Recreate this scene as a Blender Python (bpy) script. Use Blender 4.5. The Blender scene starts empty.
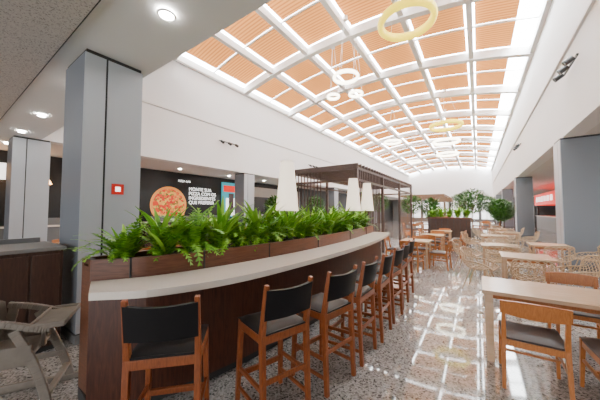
import bpy, math, random
from mathutils import Vector, Matrix, noise
random.seed(4)
D=bpy.data; SC=bpy.context.scene

# ---------------------------------------------------------------- materials
def mat(name,col,rough=0.5,metal=0.0,emit=None,es=0.0,spec=0.5):
    m=D.materials.new(name); m.use_nodes=True
    b=m.node_tree.nodes['Principled BSDF']
    b.inputs['Base Color'].default_value=(*col,1); b.inputs['Roughness'].default_value=rough
    b.inputs['Metallic'].default_value=metal; b.inputs['Specular IOR Level'].default_value=spec
    if emit: b.inputs['Emission Color'].default_value=(*emit,1); b.inputs['Emission Strength'].default_value=es
    return m
def nodes(m): return m.node_tree.nodes,m.node_tree.links,m.node_tree.nodes['Principled BSDF']
def ramp(n,stops):
    r=n.new('ShaderNodeValToRGB'); e=r.color_ramp.elements
    e[0].position=stops[0][0]; e[0].color=(*stops[0][1],1)
    e[1].position=stops[-1][0]; e[1].color=(*stops[-1][1],1)
    for p,c in stops[1:-1]:
        x=e.new(p); x.color=(*c,1)
    return r
def wood(name,c1,c2,rough=0.4,scale=(2,2,14),dist=3):
    m=mat(name,c1,rough); n,l,b=nodes(m)
    tc=n.new('ShaderNodeTexCoord'); mp=n.new('ShaderNodeMapping'); mp.inputs['Scale'].default_value=scale
    nz=n.new('ShaderNodeTexNoise'); nz.inputs['Scale'].default_value=3; nz.inputs['Detail'].default_value=6; nz.inputs['Distortion'].default_value=dist
    r=ramp(n,[(0.3,c1),(0.7,c2)])
    l.new(tc.outputs['Object'],mp.inputs['Vector']); l.new(mp.outputs['Vector'],nz.inputs['Vector'])
    l.new(nz.outputs['Fac'],r.inputs['Fac']); l.new(r.outputs['Color'],b.inputs['Base Color'])
    return m
def speckle(name,stops,scale,rough,spec=0.5):
    m=mat(name,(.5,.5,.5),rough,spec=spec); n,l,b=nodes(m)
    tc=n.new('ShaderNodeTexCoord'); v=n.new('ShaderNodeTexVoronoi'); v.inputs['Scale'].default_value=scale
    sp=n.new('ShaderNodeSeparateColor'); r=ramp(n,stops)
    l.new(tc.outputs['Object'],v.inputs['Vector']); l.new(v.outputs['Color'],sp.inputs['Color'])
    l.new(sp.outputs['Red'],r.inputs['Fac']); l.new(r.outputs['Color'],b.inputs['Base Color'])
    return m

floor_m=speckle('granite_floor',[(0.0,(.06,.058,.055)),(0.14,(.18,.172,.162)),(0.4,(.32,.305,.288)),(1.0,(.46,.44,.42))],70,0.045,0.85)
white=mat('white_plaster',(.90,.90,.90),.7)
steelw=mat('white_steel',(.9,.89,.87),.4)
ceil_m=mat('soffit_plaster',(.80,.79,.77),.8)
perf=speckle('perforated_ceiling',[(0.0,(.22,.20,.18)),(0.25,(.46,.42,.38)),(1.0,(.52,.48,.44))],85,.8)
alum=mat('aluminium_cladding',(.46,.49,.53),.38,.25)
alum_shade=mat('aluminium_shaded',(.20,.22,.25),.4,.3)  # same cladding, with the shade on one face put into the colour
seam=mat('dark_seam',(.03,.03,.03),.6)
woodstool=wood('walnut_frame',(.19,.046,.012),(.32,.085,.022),.35,(12,12,2))
woodchair=wood('oak_frame',(.36,.115,.024),(.49,.175,.042),.38,(12,12,2))
leather=mat('black_leather',(.007,.006,.007),.5,spec=.25)
seatb=mat('brown_seat',(.035,.02,.015),.5)
barwood=wood('bar_veneer',(.045,.012,.006),(.095,.029,.014),.35,(10,10,1.0),2)
planterwood=wood('planter_veneer',(.09,.030,.014),(.17,.062,.030),.35,(2,1,14),2)
stone=mat('cream_counter',(.84,.76,.67),.22)
tabletop=wood('light_table',(.60,.40,.24),(.70,.49,.32),.22,(1,10,4),1)
soil=mat('soil',(.03,.02,.012),.95)
taupe=wood('taupe_plastic',(.19,.16,.13),(.24,.205,.17),.45,(3,3,3),1)
darkwood=wood('dark_wood',(.03,.013,.008),(.06,.028,.018),.45,(8,8,1),2)
wire=mat('cream_wicker',(.58,.43,.27),.5)
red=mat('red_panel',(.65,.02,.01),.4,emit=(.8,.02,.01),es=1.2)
dark=mat('dark_front',(.012,.011,.011),.4)
grey=mat('grey_front',(.16,.16,.16),.5)
black=mat('black_metal',(.01,.01,.01),.4)
shade=mat('lamp_shade',(.82,.72,.62),.6,emit=(1,.84,.66),es=1.6)
ringm=mat('ring_glow',(1,.95,.8),.4,emit=(1,.93,.72),es=10)
ringy=mat('ring_yellow',(.80,.60,.02),.4,emit=(1,.76,.03),es=2.0)
warm=mat('warm_lamp',(1,.6,.3),.4,emit=(1,.5,.18),es=12)
cool=mat('fill_downlight_glow',(1,1,1),.4,emit=(1,.97,.9),es=90)
teal=mat('teal_poster',(.05,.35,.42),.4,emit=(.03,.35,.45),es=.8)
cream=mat('cream_text',(.9,.88,.85),.4,emit=(.9,.88,.85),es=2.5)
pot=mat('pot_ceramic',(.30,.28,.25),.4)
crust=mat('pizza_crust',(.75,.30,.08),.5,emit=(.8,.28,.05),es=.7)
def pizza():
    m=speckle('pizza_topping',[(0,(.45,.02,.01)),(.35,(.7,.08,.015)),(.6,(.9,.42,.08)),(.85,(.08,.18,.02)),(1,(.4,.02,.01))],9,.5)
    n,l,b=nodes(m); s=b.inputs['Base Color'].links[0].from_socket
    l.new(s,b.inputs['Emission Color']); b.inputs['Emission Strength'].default_value=.8; return m
sauce=pizza()
bark=mat('bark',(.12,.07,.04),.8)

def leafmat(name,c1,c2):
    m=mat(name,c1,.45); n,l,b=nodes(m)
    oi=n.new('ShaderNodeNewGeometry'); r=ramp(n,[(0,c1),(1,c2)])
    l.new(oi.outputs['Random Per Island'],r.inputs['Fac']); l.new(r.outputs['Color'],b.inputs['Base Color'])
    return m
leaf=leafmat('fern_leaf',(.05,.20,.008),(.28,.58,.03))
leafb=leafmat('strap_leaf',(.12,.36,.015),(.38,.66,.06))
leafd=leafmat('tree_leaf',(.02,.10,.01),(.09,.27,.025))

def panelmat():
    m=D.materials.new('slatted_shade'); m.use_nodes=True; n=m.node_tree.nodes; l=m.node_tree.links; n.clear()
    o=n.new('ShaderNodeOutputMaterial'); mx=n.new('ShaderNodeMixShader'); d=n.new('ShaderNodeBsdfDiffuse'); t=n.new('ShaderNodeBsdfTranslucent')
    tc=n.new('ShaderNodeTexCoord'); w=n.new('ShaderNodeTexWave'); w.bands_direction='Y'; w.inputs['Scale'].default_value=2.2
    r=ramp(n,[(0.0,(.42,.14,.035)),(0.35,(.62,.24,.062)),(1,(.68,.28,.078))])
    l.new(tc.outputs['Object'],w.inputs['Vector']); l.new(w.outputs['Color'],r.inputs['Fac'])
    l.new(r.outputs['Color'],d.inputs['Color']); l.new(r.outputs['Color'],t.inputs['Color'])
    mx.inputs[0].default_value=.05; l.new(d.outputs[0],mx.inputs[1]); l.new(t.outputs[0],mx.inputs[2]); l.new(mx.outputs[0],o.inputs['Surface'])
    return m
panel=panelmat()

# ---------------------------------------------------------------- mesh builder
class MB:
    def __init__(s): s.v=[];s.f=[];s.fm=[];s.mats=[];s.sm=[]
    def mi(s,m):
        if m not in s.mats: s.mats.append(m)
        return s.mats.index(m)
    def add(s,vs,fs,m,smooth=False):
        o=len(s.v); s.v+= [tuple(v) for v in vs]; k=s.mi(m)
        for f in fs: s.f.append([i+o for i in f]); s.fm.append(k); s.sm.append(smooth)
    def box(s,c,sz,m,R=None):
        x,y,z=[a/2 for a in sz]; vs=[Vector(p) for p in [(-x,-y,-z),(x,-y,-z),(x,y,-z),(-x,y,-z),(-x,-y,z),(x,-y,z),(x,y,z),(-x,y,z)]]
        if R is not None: vs=[R@v for v in vs]
        c=Vector(c); s.add([v+c for v in vs],[(0,3,2,1),(4,5,6,7),(0,1,5,4),(1,2,6,5),(2,3,7,6),(3,0,4,7)],m)
    def bb(s,a,b,m): s.box([(a[i]+b[i])/2 for i in range(3)],[abs(b[i]-a[i]) for i in range(3)],m)
    def beam(s,p0,p1,w,h,m,w1=None,h1=None,up=(0,0,1)):
        p0=Vector(p0);p1=Vector(p1); d=(p1-p0).normalized(); u=Vector(up)
        if abs(d.dot(u))>.98: u=Vector((0,1,0))
        a=d.cross(u).normalized(); b=a.cross(d).normalized(); w1=w1 or w; h1=h1 or h
        vs=[]
        for p,ww,hh in((p0,w,h),(p1,w1,h1)):
            for i,j in((-1,-1),(1,-1),(1,1),(-1,1)): vs.append(p+a*i*ww/2+b*j*hh/2)
        s.add(vs,[(3,2,1,0),(4,5,6,7),(0,1,5,4),(1,2,6,5),(2,3,7,6),(3,0,4,7)],m)
    def cyl(s,p0,p1,r0,r1,m,n=12,caps=True):
        p0=Vector(p0);p1=Vector(p1); d=(p1-p0).normalized(); u=Vector((0,0,1))
        if abs(d.dot(u))>.98: u=Vector((0,1,0))
        a=d.cross(u).normalized(); b=d.cross(a)
        vs=[]
        for p,r in((p0,r0),(p1,r1)):
            for i in range(n):
                t=2*math.pi*i/n; vs.append(p+a*r*math.cos(t)+b*r*math.sin(t))
        s.add(vs,[(i,i+n,(i+1)%n+n,(i+1)%n) for i in range(n)],m,True)
        if caps: s.add(vs,[tuple(range(n)),tuple(range(2*n-1,n-1,-1))],m)
    def tube(s,pts,r,m,n=8):
        pts=[Vector(p) for p in pts]
        for a,b in zip(pts,pts[1:]): s.cyl(a,b,r,r,m,n)
    def torus(s,c,R,r,m,N=48,n=8,h=1.0):
        vs=[];fs=[]
        for i in range(N):
            t=2*math.pi*i/N
            for j in range(n):
                q=2*math.pi*j/n; vs.append((c[0]+(R+r*math.cos(q))*math.cos(t),c[1]+(R+r*math.cos(q))*math.sin(t),c[2]+r*h*math.sin(q)))
        for i in range(N):
            for j in range(n): fs.append((i*n+j,((i+1)%N)*n+j,((i+1)%N)*n+(j+1)%n,i*n+(j+1)%n))
        s.add(vs,fs,m,True)
    def loft(s,A,B,z0,z1,m):
        n=len(A); vs=[(a[0],a[1],z0) for a in A]+[(b[0],b[1],z0) for b in B]+[(a[0],a[1],z1) for a in A]+[(b[0],b[1],z1) for b in B]
        fs=[]
        for i in range(n-1):
            fs+=[(i,n+i,n+i+1,i+1),(2*n+i,2*n+i+1,3*n+i+1,3*n+i),(i,i+1,2*n+i+1,2*n+i),(n+i,3*n+i,3*n+i+1,n+i+1)]
        fs+=[(0,2*n,3*n,n),(n-1,2*n-1,4*n-1,3*n-1)]
        s.add(vs,fs,m)
    def grid(s,P,m,closed=False,smooth=True):
        r=len(P);c=len(P[0]); vs=[p for row in P for p in row]
        s.add(vs,[(i*c+j,i*c+j+1,(i+1)*c+j+1,(i+1)*c+j) for i in range(r-1) for j in range(c-1)],m,smooth)
    def mesh(s,name):
        me=D.meshes.new(name); me.from_pydata(s.v,[],s.f)
        for m in s.mats: me.materials.append(m)
        me.polygons.foreach_set('material_index',s.fm); me.polygons.foreach_set('use_smooth',s.sm); me.update()
        return me
    def obj(s,name,loc=(0,0,0),bevel=0):
        return inst(name,s.mesh(name),loc,0,bevel)
def inst(name,me,loc,rz=0,bevel=0,sc=1):
    o=D.objects.new(name,me); SC.collection.objects.link(o); o.location=loc; o.rotation_euler=(0,0,rz)
    o.scale=(sc,sc,sc) if not isinstance(sc,tuple) else sc
    if bevel:
        b=o.modifiers.new('bevel','BEVEL'); b.width=bevel; b.segments=2; b.limit_method='ANGLE'; b.angle_limit=math.radians(40)
    return o
def face(dx,dy): # local +Y points to (dx,dy)
    return math.atan2(-dx,dy)
def catmull(P,n=8):
    out=[]; Q=[tuple(2*P[0][i]-P[1][i] for i in range(len(P[0])))]+list(P)+[tuple(2*P[-1][i]-P[-2][i] for i in range(len(P[0])))]
    for k in range(1,len(Q)-2):
        for j in range(n):
            t=j/n; out.append(tuple(.5*((2*Q[k][i])+(-Q[k-1][i]+Q[k+1][i])*t+(2*Q[k-1][i]-5*Q[k][i]+4*Q[k+1][i]-Q[k+2][i])*t*t+(-Q[k-1][i]+3*Q[k][i]-3*Q[k+1][i]+Q[k+2][i])*t**3) for i in range(len(P[0]))))
    out.append(tuple(P[-1])); return out

# ---------------------------------------------------------------- room shell
YN=50
b=MB(); b.bb((-20,-8,-.1),(12,YN,0),floor_m); b.obj('floor')
H=3.65; HT=8.0
b=MB(); b.bb((-20,.9,H),(12,1.85,H+.25),ceil_m); b.bb((-20,-8,H-.04),(12,.88,H+.2),perf)
b.bb((-20,1.85,H),(-10.7,YN,H+.2),ceil_m); b.bb((2.4,1.85,H),(12,YN,H+.2),ceil_m)
b.bb((-20,.88,H-.02),(12,.9,H),seam)
b.obj('ceiling')
b=MB(); b.bb((-10.7,1.85,H),(-10.3,YN,HT+.2),white); b.bb((-10.3,2.2,5.7),(-10.24,YN,5.76),ceil_m); b.bb((-10.3,2.2,HT-.15),(-10.2,YN,HT),steelw); b.obj('wall_left')
b=MB(); b.bb((2.0,1.85,H),(2.4,YN,HT+.2),white); b.bb((1.94,2.2,5.7),(2.0,YN,5.76),ceil_m); b.obj('wall_right')
b=MB(); b.bb((-10.7,1.6,H+.25),(2.4,1.85,HT+.2),white); b.obj('wall_entry_bulkhead')
b=MB(); b.bb((-10.3,1.85,HT),(2.0,5.6,HT+.2),white); b.obj('ceiling_upper')
b=MB(); b.bb((-13.4,-8,0),(-13.2,YN,H),dark); b.obj('wall_storefront')
beige=mat('beige_wall',(.6,.57,.53),.7)
b=MB(); b.bb((-20,YN,H),(12,YN+.2,11),white); b.bb((-20,YN,0),(12,YN+.2,H),grey)
farw=mat('far_window',(.8,.8,.8),.3,emit=(.97,.99,1),es=3)
back_fill=mat('back_fill_glow',(.8,.8,.8),.3,emit=(.96,.98,1),es=4.5)  # unseen glowing panels behind the camera, added to brighten the foreground
for i in range(6): b.bb((-10+i*2.1,YN-.05,.3),(-8.3+i*2.1,YN,3.3),farw)
b.obj('wall_far')
b=MB(); b.bb((11.8,-8,0),(12,YN,H),beige); b.obj('wall_east')
b=MB(); b.bb((-20,-8.2,0),(12,-8,H),beige)
x=-12.8
while x<11: b.bb((x,-8.0,.15),(x+2.2,-7.96,3.35),back_fill); b.bb((x+2.2,-8.0,0),(x+2.4,-7.9,H),steelw); x+=2.4
b.obj('wall_back')

# vaulted skylight
def vz(x): u=(x+4.15)/6.15; return HT+.8*(1-u*u)
b=MB()
xs=[-10.3+i*12.3/24 for i in range(25)]
y=5.6
ribs=[]
while y<YN-1: ribs.append(y); y+=4.0
for y in ribs:
    for x0,x1 in zip(xs,xs[1:]): b.beam((x0,y,vz(x0)),(x1+.01,y,vz(x1)),.24,.34,steelw)
cols=[-10.25+i*12.2/6 for i in range(7)]
for i,x in enumerate(cols): b.beam((x,5.6,vz(x)+.02),(x,YN,vz(x)+.02),.18,.28,steelw)
for y in ribs:
    for x0,x1 in zip(xs,xs[1:]): b.beam((x0,y+2,vz(x0)+.16),(x1+.01,y+2,vz(x1)+.16),.05,.06,steelw)
b.obj('skylight_frame')
b=MB()
for y in ribs:
    for h in (0,1):
        y0=y+.15+h*1.88; y1=y+1.97+h*1.88
        for i in range(6):
            xa=cols[i]+.16; xb=cols[i+1]-.16
            if i==5: xb-=.5
            if i==0: xa+=.1
            P=[[(xa+(xb-xa)*k/4,yy,vz(xa+(xb-xa)*k/4)+.2) for k in range(5)] for yy in(y0,y1)]
            b.grid(P,panel)
b.obj('skylight_shades')

# columns
def column(x0,x1,y0,y1,name='column'):
    b=MB(); b.bb((x0+.015,y0+.015,0),(x1-.015,y1-.015,H),seam)
    ym=y0+(y1-y0)*.35
    for (ya,yb) in((y0,ym-.012),(ym+.012,y1)):
        b.bb((x0,ya,.12),(x1,yb,H-.05),alum)
    b.bb((x0+.02,y0-.003,.12),(x1-.02,y0,H-.05),alum_shade)
    b.bb((x0-.01,y0-.01,0),(x1+.01,y1+.01,.1),grey)
    return b.obj(name)
column(-4.8,-4.0,1.08,1.75)
for y in(1.3,9.7,20.3,31): column(-11.05,-10.3,y,y+.75)
for y in(10.1,20.5,31,41): column(1.95,2.75,y,y+.75)
b=MB(); b.bb((-3.998,1.40,1.82),(-3.985,1.54,1.96),mat('sign_red',(.7,.02,.01),.4)); b.bb((-3.985,1.44,1.86),(-3.98,1.50,1.92),cream); b.obj('extinguisher_sign')

# ---------------------------------------------------------------- bar
E=catmull([(-2.28,.68),(-1.98,1.0),(-1.76,1.6),(-1.66,2.5),(-1.62,3.6),(-1.66,4.8),(-1.78,6.0),(-1.95,7.1)],8)
Fp=catmull([(-2.66,.80),(-2.42,1.2),(-2.27,1.8),(-2.17,2.6),(-2.12,3.6),(-2.15,4.8),(-2.28,6.0),(-2.4,7.1)],8)
Bk=[(-2.86,p[1]) for p in Fp]
Bs=[(p[0]*.45+q[0]*.55,p[1]*.45+q[1]*.55) for p,q in zip(E,Fp)]
b=MB()
b.loft(E,[(p[0]+.02,p[1]) for p in Fp],.965,1.02,stone)
b.loft(Bs,[(p[0],p[1]) for p in Fp],.10,.965,barwood)
b.loft([(p[0]-.06,p[1]+.03) for p in Bs],Bk,0,.10,seam)
b.loft(Fp,Bk,.10,1.13,planterwood)
ins=[(p[0]-.05,p[1]) for p in Fp]; b.loft(Fp,ins,1.13,1.19,planterwood)
b.loft([(-2.81,p[1]) for p in Fp],Bk,1.13,1.19,planterwood)
b.bb((-2.81,.80,1.13),(-2.70,.85,1.19),planterwood)
b.loft(ins,[(-2.81,p[1]) for p in Fp],1.13,1.15,soil)
for k in range(5,len(Fp)-1,9):
    x,y=Fp[k]; b.box((x+.003,y,1.08),(.01,.012,.22),seam)
b.obj('bar_counter')

# ferns
def fern(seed,nf=52,L=.5,strap=12,sl=(.40,.60)):
    rnd=random.Random(seed); b=MB()
    for i in range(nf):
        az=rnd.uniform(0,2*math.pi); el=math.radians(rnd.uniform(45,89)); ln=L*rnd.uniform(.6,1.2); droop=rnd.uniform(.4,1.3)
        p=Vector((rnd.uniform(-.07,.07),rnd.uniform(-.07,.07),0)); n=13; e=el
        P=[p.copy()]; T=[]
        for k in range(n):
            d=Vector((math.cos(e)*math.cos(az),math.cos(e)*math.sin(az),math.sin(e))); T.append(d); p=p+d*ln/n; P.append(p.copy()); e-=droop*1.6/n
        side=Vector((-math.sin(az),math.cos(az),0))
        vs=[];fs=[]
        for k in range(n):
            w=.05*math.sin(math.pi*min(1,(k+1.2)/(n+1)))**.7+.004
            d=T[k]; a=P[k];c=P[k+1]
            for s in(1,-1):
                o=len(vs)
                tip=(a+c)/2+side*s*w+d*.02
                vs+= [a,c,tip+d*.012,tip]; fs.append((o,o+1,o+2,o+3) if s>0 else (o,o+3,o+2,o+1))
            o=len(vs); vs+=[a+side*.002,a-side*.002,c-side*.002,c+side*.002]; fs.append((o,o+1,o+2,o+3))
        b.add(vs,fs,leaf)
    for i in range(strap):
        az=rnd.uniform(0,2*math.pi); e=math.radians(rnd.uniform(60,88)); ln=rnd.uniform(*sl); p=Vector((rnd.uniform(-.05,.05),rnd.uniform(-.05,.05),0)); n=8
        side=Vector((-math.sin(az),math.cos(az),0)); rows=[]; dr=rnd.uniform(.5,1.4)
        for k in range(n+1):
            w=.028*math.sin(math.pi*(k+.6)/(n+.8))**.8; d=Vector((math.cos(e)*math.cos(az),math.cos(e)*math.sin(az),math.sin(e))); up=side.cross(d)
            rows.append([tuple(p+side*w-up*w*.35),tuple(p),tuple(p-side*w-up*w*.35)]); p=p+d*ln/n; e-=dr/n
        b.grid(rows,leafb)
    return b.mesh('fern_mesh')
ferns=[fern(0,52,.52,12),fern(1,34,.48,30,(.42,.68)),fern(2,52,.52,10),fern(3,24,.44,40,(.45,.72))]
def fx(y): return min(Fp,key=lambda p:abs(p[1]-y))[0]
y=1.05;i=0
while y<7.0:
    x=(fx(y)-.05-2.81)/2
    inst('fern_plant',ferns[i%4],(x+random.uniform(-.03,.03),y,1.151),random.uniform(0,6),0,random.uniform(.88,1.1) if y>1.2 else .8)
    y+=.32;i+=1
def lampmesh(stem,h=.76):
    b=MB(); b.cyl((0,0,0),(0,0,.02),.09,.09,black,20); b.cyl((0,0,.02),(0,0,stem+.1),.012,.012,black,8)
    n=28
    b.cyl((0,0,stem),(0,0,stem+h),.175,.10,shade,n); b.torus((0,0,stem),.175,.006,steelw,28,6); b.torus((0,0,stem+h),.10,.006,steelw,28,6)
    return b.mesh('lamp_mesh')
lm=lampmesh(.45)
for x,y in((-2.42,3.17),(-2.42,5.75),(-2.52,6.95)): inst('tapered_lamp',lm,(x,y,1.151))

# bar stool: local +Y = towards the counter
def stoolmesh():
    b=MB(); W=.205
    for s in(-1,1):
        b.beam((s*W,-.20,0),(s*W,-.17,.70),.036,.036,woodstool,.04,.045,up=(0,1,0))
        b.beam((s*W,-.17,.69),(s*W,-.235,1.07),.038,.045,woodstool,.03,.032,up=(0,1,0))
        b.beam((s*(W+.01),.22,0),(s*(W-.01),.19,.70),.034,.034,woodstool,.04,.04,up=(0,1,0))
        b.beam((s*W,-.19,.66),(s*W,.20,.66),.028,.06,woodstool)
        b.beam((s*W,-.19,.30),(s*W,.21,.30),.022,.034,woodstool)
        b.beam((s*W,-.19,.14),(s*W,.21,.14),.02,.03,woodstool)
    b.beam((-W,.195,.66),(W,.195,.66),.028,.06,woodstool); b.beam((-W,-.18,.66),(W,-.18,.66),.028,.06,woodstool)
    b.beam((-W,.21,.24),(W,.21,.24),.03,.04,woodstool); b.beam((-W,-.19,.36),(W,-.19,.36),.02,.034,woodstool)
    P=[];
    for j in range(9):
        v=j/8; row=[]
        for i in range(9):
            u=i/8; x=-.215+.43*u; y=-.19+.42*v
            e=min(u,1-u,v,1-v); row.append((x,y,.70+.035*min(1,e*6)**.5-.01*math.sin(math.pi*u)))
        P.append(row)
    b.grid(P,leather); b.bb((-.213,-.188,.675),(.213,.228,.702),leather)
    F=[];R=[]
    for j in range(7):
        v=j/6; z=.81+.225*v; y0=-.17-.065*(z-.69)/.38
        F.append([(-.212+.424*i/10, y0+.008-.028*math.sin(math.pi*i/10)+.0,z-.012*math.sin(math.pi*i/10)*v) for i in range(11)])
        R.append([(-.212+.424*i/10, y0-.022-.028*math.sin(math.pi*i/10),z-.012*math.sin(math.pi*i/10)*v) for i in range(11)])
    b.grid(F,leather); b.grid([r[::-1] for r in R],leather)
    b.grid([F[-1],R[-1]],leather); b.grid([R[0],F[0]],leather)
    b.grid([[r[0] for r in F],[r[0] for r in R]],leather); b.grid([[r[-1] for r in R],[r[-1] for r in F]],leather)
    return b.mesh('bar_stool_mesh')
sm=stoolmesh()
def stool(bx,by,dx,dy):
    l=math.hypot(dx,dy);dx/=l;dy/=l
    inst('bar_stool',sm,(bx+dx*.22,by+dy*.22,0),face(dx,dy),.004)
stool(-1.61,.85,-.72,.69)
stool(-1.20,1.60,-.95,.30)
stool(-1.05,2.22,-.97,.18)
for y,x in((2.82,-1.0),(3.42,-.98),(4.04,-.99),(4.66,-1.02),(5.28,-1.06)): stool(x,y,-1,random.uniform(-.06,.1))

# ---------------------------------------------------------------- chairs and tables
def chairmesh(fr=woodchair,st=seatb,nm='dining_chair_mesh'):
    b=MB(); W=.21
    for s in(-1,1):
        b.beam((s*(W+.01),-.24,0),(s*W,-.20,.44),.028,.03,fr,.036,.042,up=(0,1,0))
        b.beam((s*W,-.20,.43),(s*W,-.27,.79),.036,.042,fr,.026,.028,up=(0,1,0))
        b.beam((s*(W+.01),.22,0),(s*W,.19,.44),.026,.026,fr,.036,.036,up=(0,1,0))
        b.beam((s*W,-.20,.40),(s*W,.19,.40),.024,.055,fr); b.beam((s*W,-.21,.25),(s*W,.20,.25),.02,.028,fr)
    b.beam((-W,.19,.40),(W,.19,.40),.024,.055,fr); b.beam((-W,-.20,.40),(W,-.20,.40),.024,.055,fr)
    b.beam((-W,-.0,.25),(W,-.0,.25),.028,.02,fr)
    P=[]
    for j in range(9):
        v=j/8; row=[]
        for i in range(9):
            u=i/8; e=min(u,1-u,v,1-v); row.append((-.225+.45*u+.0,-.2+.43*v,.445+.03*min(1,e*6)**.5))
        P.append(row)
    b.grid(P,st); b.bb((-.222,-.198,.425),(.222,.228,.447),st)
    F=[];R=[]
    for j in range(5):
        v=j/4
        rf=[];rr=[]
        for i in range(13):
            u=i/12; c=math.sin(math.pi*u); z=.675+.115*v+ (0.015*c if v>.5 else -.012*c)
            y=-.247-.02*v-.035*c; x=-.235+.47*u
            rf.append((x,y+.012,z)); rr.append((x,y-.012,z))
        F.append(rf);R.append(rr)
    b.grid(F,fr); b.grid([r[::-1] for r in R],fr); b.grid([F[-1],R[-1]],fr); b.grid([R[0],F[0]],fr)
    b.grid([[r[0] for r in F],[r[0] for r in R]],fr); b.grid([[r[-1] for r in R],[r[-1] for r in F]],fr)
    return b.mesh(nm)
cm=chairmesh()
def chair(x,y,a,me=None): inst('dining_chair',me or cm,(x,y,0),math.radians(a),.003)
def wiremesh():
    b=MB(); NU=16; NV=20
    prof=catmull([(.25,.455),(.12,.43),(-.05,.42),(-.2,.45),(-.28,.56),(-.32,.70),(-.34,.82)],6)
    def S(i,j):
        u=-1+2*i/NU; t=j/NV*(len(prof)-1); k=min(int(t),len(prof)-2); f=t-k
        y=prof[k][0]*(1-f)+prof[k+1][0]*f; z=prof[k][1]*(1-f)+prof[k+1][1]*f; v=j/NV
        lift=.20*abs(u)**3*math.sin(math.pi*min(1,v*1.25))*(1 if v<.8 else (1-v)/.2*.6+.4)
        wd=.29-.05*abs(v-.45)
        zz=z+lift*(1-v*.5)-(.10*abs(u)**3*max(0,v-.6)/.4)
        return Vector((wd*math.sin(u*math.pi/2*.95),y+.18*abs(u)**2.2*max(0,v-.35),zz))
    for i in range(NU+1):
        for j in range(NV+1):
            if (i+j)%2: continue
            for di in(-1,1):
                if 0<=i+di<=NU and j+1<=NV: b.cyl(S(i,j),S(i+di,j+1),.0055,.0055,wire,4,False)
    rim=[S(0,j) for j in range(NV+1)]+[S(i,NV) for i in range(1,NU+1)]+[S(NU,j) for j in range(NV-1,-1,-1)]+[S(i,0) for i in range(NU-1,-1,-1)]
    b.tube(rim,.012,wire,6)
    for sx in(-1,1):
        b.cyl((sx*.25,.24,0),(sx*.15,.12,.43),.010,.013,wire,8); b.cyl((sx*.25,-.28,0),(sx*.15,-.14,.44),.010,.013,wire,8)
        b.cyl((sx*.15,.12,.425),(sx*.15,-.14,.43),.010,.010,wire,8)
    b.cyl((-.15,.12,.425),(.15,.12,.425),.01,.01,wire,8); b.cyl((-.15,-.14,.43),(.15,-.14,.43),.01,.01,wire,8)
    return b.mesh('wicker_chair_mesh')
wm=wiremesh()
def wchair(x,y,a): inst('wicker_chair',wm,(x,y,0),math.radians(a))
def tablemesh(w,d,leg=.055):
    b=MB(); b.box((0,0,.73),(w,d,.04),tabletop)
    b.box((0,0,.685),(w-.12,d-.12,.05),woodchair)
    for sx in(-1,1):
        for sy in(-1,1): b.box((sx*(w/2-.06),sy*(d/2-.06),.355),(leg,leg,.71),tabletop)
    return b.mesh('dining_table_mesh')
t_long=tablemesh(2.0,.72,.065); t_sq=tablemesh(.75,.75,.045); t_rect=tablemesh(1.2,.75,.05)
def table(x,y,me,a=0): inst('dining_table',me,(x,y,0),math.radians(a),.004)
table(1.02,3.80,t_long)
chair(.38,3.27,0); chair(.98,3.25,4); chair(1.55,3.27,0)
chair(.95,4.42,180); chair(1.5,4.40,176)
for (x,y,me) in((.72,6.5,t_sq),(.42,8.2,t_sq),(.45,11.2,t_sq),(1.45,9.0,t_sq),(.95,13.3,t_sq),(.75,15.6,t_sq)):
    table(x,y,me)
    for dx,dy,a in((0,-.66,0),(0,.66,180),(-.66,0,-90),(.66,0,90)):
        if (x==.45 and dx>0) or (x==.42 and dx>0) or (x==1.45 and (dx<0 or dy>0)): continue
        wchair(x+dx+random.uniform(-.04,.04),y+dy,a+random.uniform(-15,15))
for (x,y) in((-1.5,8.2),(-1.35,10.4),(-1.3,12.6),(-1.5,18.5),(-3.2,18),(.5,24.6),(-1.4,26)):
    table(x,y,t_sq)
    for dx,dy,a in((0,-.6,0),(0,.6,180),(-.6,0,-90),(.6,0,90)): chair(x+dx,y+dy,a+random.uniform(-10,10))
for (x,y) in((-7.2,1.6),(-8.9,2.6),(-7.0,4.6),(-9.0,6.2),(-6.6,7.4),(-8.6,9.2),(-5.2,3.2),(-9.3,12.8)):
    table(x,y,t_rect,90)
    for dx,dy,a in((-.6,-.3,-90),(-.6,.3,-90),(.6,-.3,90),(.6,.3,90)): chair(x+dx,y+dy,a+random.uniform(-8,8))
for (x,y) in((3.9,9.2),(4.2,12.0),(4.0,15)):
    table(x,y,t_sq)
    for dx,dy,a in((0,-.6,0),(0,.6,180),(-.6,0,-90),(.6,0,90)): chair(x+dx,y+dy,a)

# ---------------------------------------------------------------- tray cabinet
b=MB(); x0,x1,y0,y1=-4.95,-4.08,.40,.96
b.bb((x0,y0,.06),(x1,y1,1.14),darkwood); b.bb((x0+.03,y0+.03,0),(x1-.03,y1-.03,.06),seam); b.bb((x0-.02,y0-.02,1.14),(x1+.02,y1+.02,1.18),grey)
b.bb((x1,y0+.03,.1),(x1+.012,(y0+y1)/2-.01,1.1),darkwood); b.bb((x1,(y0+y1)/2+.01,.1),(x1+.012,y1-.03,1.1),darkwood)
b.bb((x0,y0+.05,1.18),(x0+.05,y1-.05,1.24),grey)
b.obj('tray_cabinet',bevel=.004)

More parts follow.
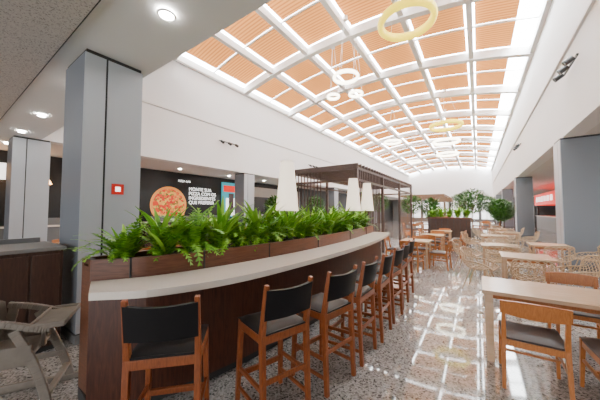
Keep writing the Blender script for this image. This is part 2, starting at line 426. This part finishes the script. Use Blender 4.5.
# ---------------------------------------------------------------- high chair
b=MB()
for s in(-1,1):
    W=.22
    fl=catmull([(s*(W+.04),.30,0),(s*(W+.02),.24,.25),(s*W,.15,.50),(s*W,.06,.70)],5)
    rl=catmull([(s*(W+.04),-.32,0),(s*(W+.02),-.24,.25),(s*W,-.15,.50),(s*W,-.10,.78)],5)
    for L in(fl,rl):
        for k,(p,q) in enumerate(zip(L,L[1:])): b.beam(p,Vector(q)+(Vector(q)-Vector(p))*.1,.065,.03,taupe,up=(1,0,0))
    b.beam((s*(W+.04),-.38,.025),(s*(W+.04),.36,.025),.05,.05,taupe)
    b.beam((s*(W+.01),-.24,.28),(s*(W+.01),.24,.28),.025,.05,taupe)
    b.beam((s*W,-.17,.50),(s*W,.17,.50),.03,.16,taupe)
    arm=catmull([(s*W,-.14,.80),(s*W,.02,.76),(s*W,.18,.70),(s*(W-.01),.27,.68)],5)
    for p,q in zip(arm,arm[1:]): b.beam(p,Vector(q)+(Vector(q)-Vector(p))*.1,.045,.05,taupe)
b.box((0,0,.48),(.42,.32,.03),taupe)
P=[];Q=[]
for j in range(7):
    v=j/6; z=.50+.33*v
    row=[];rq=[]
    for i in range(13):
        t=math.pi*i/12; x=-.225*math.cos(t); y=-.12-.07*math.sin(t)-.04*v
        zz=z+(.05*math.sin(t)*v)
        row.append((x,y,zz)); rq.append((x*1.0,y-.022,zz))
    P.append(row);Q.append(rq)
b.grid(P,taupe); b.grid([r[::-1] for r in Q],taupe); b.grid([P[-1],Q[-1]],taupe); b.grid([Q[0],P[0]],taupe)
b.box((0,.25,.70),(.47,.22,.025),taupe)
for s in(-1,1): b.box((s*.225,.25,.72),(.02,.22,.03),taupe)
b.box((0,.355,.72),(.47,.02,.03),taupe); b.box((0,.145,.72),(.47,.02,.03),taupe)
b.beam((-.25,.27,.16),(.25,.27,.16),.05,.03,taupe); b.beam((-.25,-.27,.16),(.25,-.27,.16),.05,.03,taupe)
b.box((0,.17,.58),(.05,.03,.22),taupe)
o=b.obj('high_chair',loc=(-3.16,.47,0),bevel=.008); o.rotation_euler=(0,0,math.radians(-28)); o.scale=(1.0,1.0,.97)

# ---------------------------------------------------------------- pergola
def pergola(x0,x1,y0,y1,h,m,name,st=.28):
    b=MB(); nx=max(1,round((x1-x0)/2)); ny=max(1,round((y1-y0)/2.6))
    for i in range(nx+1):
        for j in range(ny+1):
            if 0<i<nx and 0<j<ny: continue
            b.box((x0+(x1-x0)*i/nx,y0+(y1-y0)*j/ny,h/2),(.09,.09,h),m)
    for z in(h-.05,h-.42):
        for y in(y0,y1): b.beam((x0-.06,y,z),(x1+.06,y,z),.07,.07,m)
        for x in(x0,x1): b.beam((x,y0-.06,z),(x,y1+.06,z),.07,.07,m)
    y=y0
    while y<=y1: b.beam((x0-.06,y,h+.03),(x1+.06,y,h+.03),.04,.12,m); y+=st
    for z in (.3,.5,.7,.9): b.beam((x0,y0,z),(x1,y0,z),.03,.1,m)
    x=x0+.15
    while x<x0+(x1-x0)*.5: b.box((x,y0,1.7),(.025,.03,2.4),m); x+=.13
    y=y0+.15
    while y<y0+(y1-y0)*.3: b.box((x1,y,1.7),(.03,.025,2.4),m); y+=.16
    return b.obj(name)
pergw=wood('pergola_wood',(.055,.032,.024),(.10,.058,.043),.5,(8,8,1),2)
farwood=wood('kiosk_wood',(.16,.09,.05),(.24,.14,.08),.5,(8,8,1),2)
pergola(-5.5,-3.05,7.5,15.4,2.98,pergw,'pergola')
pergola(-6.5,-2.6,27.5,34,3.1,farwood,'pergola')

def shrub(seed,r,h,n=500,ls=.09):
    rnd=random.Random(seed); b=MB()
    for i in range(n):
        t=rnd.uniform(0,6.283); c=rnd.uniform(-1,1); q=rnd.uniform(.55,1)**.6
        rr=r*q*math.sqrt(1-c*c); p=Vector((rr*math.cos(t),rr*math.sin(t),h/2+h/2*c*q))
        d=Vector((math.cos(t),math.sin(t),rnd.uniform(-.4,1))).normalized(); s=d.cross(Vector((0,0,1))).normalized(); L=ls*rnd.uniform(.8,1.5)
        b.add([p,p+d*L*.5+s*L*.25,p+d*L,p+d*L*.5-s*L*.25],[(0,1,2,3)],leafd)
    return b
def tree(x,y,H_,r,boxw=.4,seed=1):
    b=shrub(seed,r,H_*.55,int(900*(1+r)),.16); b.v=[(v[0],v[1],v[2]+H_*.45) for v in b.v]
    b.cyl((0,0,.4),(0,0,H_*.7),.035,.025,bark,8)
    for k in range(5):
        a=k*1.25; b.cyl((0,0,H_*.5),(math.cos(a)*r*.6,math.sin(a)*r*.6,H_*.75),.015,.008,bark,6)
    b.cyl((0,0,0),(0,0,.45),boxw*.38,boxw*.5,pot,20); b.cyl((0,0,.45),(0,0,.455),boxw*.46,boxw*.46,soil,20)
    b.obj('potted_tree',(x,y,0))
tree(1.0,17.6,2.2,.5,.5,2); tree(1.25,19.3,2.2,.5,.5,3); tree(-.3,20.2,3.0,.9,.8,4); tree(1.2,28,2.6,.6,.5,5); tree(-9.2,11.0,2.4,.55,.5,6); tree(-9.2,15.2,2.6,.6,.5,7)
tree(-2.2,16.8,2.3,.5,.5,8); tree(-6.5,17.5,2.9,.8,.6,9); tree(-1.0,29.5,3.4,1.1,.8,10); tree(-7.6,24,3.2,1.0,.8,11); tree(-4.2,21.2,2.8,.8,.7,12); tree(-1.8,36,3.6,1.2,.8,13); tree(.8,34,3.2,1.0,.8,14)
b=MB(); 
b.bb((-2.2,15.2,.05),(-.3,16.0,1.2),darkwood); b.bb((-2.15,15.25,0),(-.35,15.95,.05),seam); b.bb((-2.24,15.16,1.2),(-.26,16.04,1.26),planterwood)
for k in range(7): b.bb((-2.1+k*.27,15.185,.12),(-2.1+k*.27+.02,15.2,1.15),seam)
b.obj('planter_cabinet')
for k in range(5): inst('shrub_plant',ferns[k%4],(-2.0+k*.38,15.6,1.27),k,0,1.0)

b=MB(); b.bb((4.6,25,0),(7.4,33,1.1),grey); b.bb((4.5,24.9,1.1),(7.5,33.1,1.16),stone); b.bb((4.5,24.9,2.1),(7.5,33.1,3.05),red)
for p in((4.7,25.1),(7.3,25.1),(4.7,32.9),(7.3,32.9)): b.box((p[0],p[1],1.6),(.12,.12,1.0),black)
for k in range(6): b.box((4.49,26.2+k*1.1,2.6),(.02,.6,.4),cream)
for k in range(3): b.box((5.2+k*.9,24.89,2.6),(.5,.02,.35),cream)
b.obj('red_kiosk')
b=MB(); b.bb((-3.2,22.5,0),(-1.6,24.3,1.15),red); b.bb((-3.25,22.45,1.15),(-1.55,24.35,1.2),stone); b.bb((-3.2,22.5,2.3),(-1.6,24.3,2.6),farwood)
for p in((-3.1,22.6),(-1.7,22.6),(-3.1,24.2),(-1.7,24.2)): b.box((p[0],p[1],1.75),(.08,.08,1.1),black)
b.obj('snack_kiosk')

# ---------------------------------------------------------------- storefront dressing (left)
b=MB()
b.bb((-13.19,5.7,1.25),(-13.1,10.2,3.45),dark); X=-13.09
def disc(cy,cz,r,m,x,n=48):
    vs=[(x,cy+r*math.cos(6.2832*i/n),max(1.27,cz+r*math.sin(6.2832*i/n))) for i in range(n)]
    b.add([(x,cy,cz)]+vs,[(0,1+i,1+(i+1)%n) for i in range(n)],m)
disc(7.15,1.9,.95,crust,X); disc(7.15,1.9,.83,sauce,X+.004)
b.obj('billboard')
def text(s,y,z,size,m,x=-13.07,name='billboard_text',rz=90):
    c=D.curves.new(name,'FONT'); c.body=s; c.size=size; c.extrude=.004; c.space_line=.95; c.materials.append(m)
    o=D.objects.new(name,c); SC.collection.objects.link(o); o.location=(x,y,z); o.rotation_euler=(math.radians(90),0,math.radians(rz)); return o
text("MONTE SUA\nPIZZA COM OS\nINGREDIENTES\nQUE PREFERIR",8.22,2.72,.26,cream)
text("PIZZA BAR",7.6,3.15,.15,cream)
b=MB(); b.bb((-13.19,10.5,1.2),(-13.1,12.0,3.4),teal)
P0=-13.09
b.bb((P0,10.8,1.3),(P0+.01,11.6,2.4),cream); b.bb((P0+.01,11.0,1.5),(P0+.02,11.4,2.7),mat('poster_dark',(.1,.05,.05),.5)); b.bb((P0,10.6,2.8),(P0+.01,11.9,3.2),red)
b.obj('promo_poster')
b=MB()
b.bb((-13.19,12.5,.0),(-13.12,19,3.3),mat('light_front',(.6,.58,.55),.5)); b.bb((-13.12,13,1.1),(-13.08,18,2.6),dark); b.obj('storefront_panel')
for (ya,yb,mm) in((-4,.8,darkwood),(1.2,5.2,grey),(5.6,10.2,darkwood),(10.6,16,grey)):
    b=MB(); b.bb((-12.9,ya,0),(-12.2,yb,1.05),mm); b.bb((-12.95,ya-.03,1.05),(-12.12,yb+.03,1.1),stone)
    b.bb((-12.6,ya+.3,1.1),(-12.57,yb-.3,1.35),grey)
    b.obj('serving_counter')
b=MB(); b.bb((-13.19,1.0,2.55),(-13.05,2.3,3.3),dark); 
for k in range(5): b.bb((-13.05,1.1+k*.24,2.65),(-13.04,1.28+k*.24,3.2),cream if k%2 else warm)
b.obj('menu_board')
b=MB(); b.bb((-13.19,3.3,2.6),(-13.05,3.7,3.4),teal); b.bb((-13.19,3.75,2.0),(-13.05,4.6,3.3),red); b.obj('shop_sign')
for y in(-1,.3,1.6,2.4): 
    b=MB(); b.cyl((0,0,0),(0,0,H-2.7),.008,.008,black,6); b.cyl((0,0,-.18),(0,0,0),.12,.04,warm,16); b.obj('pendant_lamp',(-12.3,y,2.7))
inst('tapered_lamp',lm,(-8.9,2.6,.75))
dl=MB(); dl.cyl((0,0,0),(0,0,.03),.07,.07,cool,20); dl.torus((0,0,0),.08,.012,steelw,24,6); dlm=dl.mesh('fill_downlight_mesh')  # bright ceiling discs added to lift the dark left zone
for x in(-2.6,-5.4,-7.6,-9.6,-11.6):
    inst('fill_downlight',dlm,(x,1.35,H-.032))
for x in(-3.6,-6.2,-8.6,-11): inst('fill_downlight',dlm,(x,-.2,H-.072))
for y in(4,7,10,13,16): inst('fill_downlight',dlm,(-11.9,y,H-.032))
def spots(x,y,z,s):
    b=MB(); b.box((0,0,0),(.04,1.1,.04),black)
    for k in(-1,0,1): b.cyl((s*.05,k*.45,-.02),(s*.2,k*.45,-.12),.06,.065,black,14)
    b.obj('spot_bar',(x,y,z))
spots(-10.2,8.5,5.0,1); spots(1.92,8.7,5.1,-1); spots(-10.2,16.5,5.0,1); spots(1.92,18,5.1,-1)

# ---------------------------------------------------------------- ring pendants
def ring(x,y,z,R,m,r=.045):
    b=MB(); b.torus((0,0,0),R,r,m,56,10,1.4)
    top=vz(x)-z-.0
    for k in range(3):
        a=k*2.094+.4; b.cyl((R*math.cos(a),R*math.sin(a),.02),(R*.15*math.cos(a),R*.15*math.sin(a),top),.006,.006,steelw,5)
    b.cyl((0,0,top-.15),(0,0,top-.0),.08,.08,steelw,16)
    b.obj('ring_pendant_light',(x,y,z))
ring(-1.4,6.9,6.5,.64,ringy,.08); ring(-3.87,8.6,6.5,.43,ringm,.05); ring(-5.0,9.8,6.5,.24,ringm); ring(-4.1,10.1,6.5,.26,ringm)
ring(-1.4,16.9,6.5,.8,ringy,.08); ring(-4.9,18.8,6.5,.55,ringm,.06); ring(-1.7,20.4,6.4,.8,ringm,.07); ring(-2,25,6.4,.8,ringm,.07); ring(-5,27,6.4,.6,ringm,.06)

# ---------------------------------------------------------------- light
w=D.worlds.new('World'); SC.world=w; w.use_nodes=True
bg=w.node_tree.nodes['Background']; bg.inputs['Color'].default_value=(.93,.97,1,1); bg.inputs['Strength'].default_value=36

cam=D.cameras.new('Camera'); cam.lens=15.5; cam.sensor_width=36; cam.clip_end=200
co=D.objects.new('Camera',cam); SC.collection.objects.link(co); co.location=(0,0,1.6)
co.rotation_euler=(math.radians(92.4),0,math.radians(34.5)); SC.camera=co
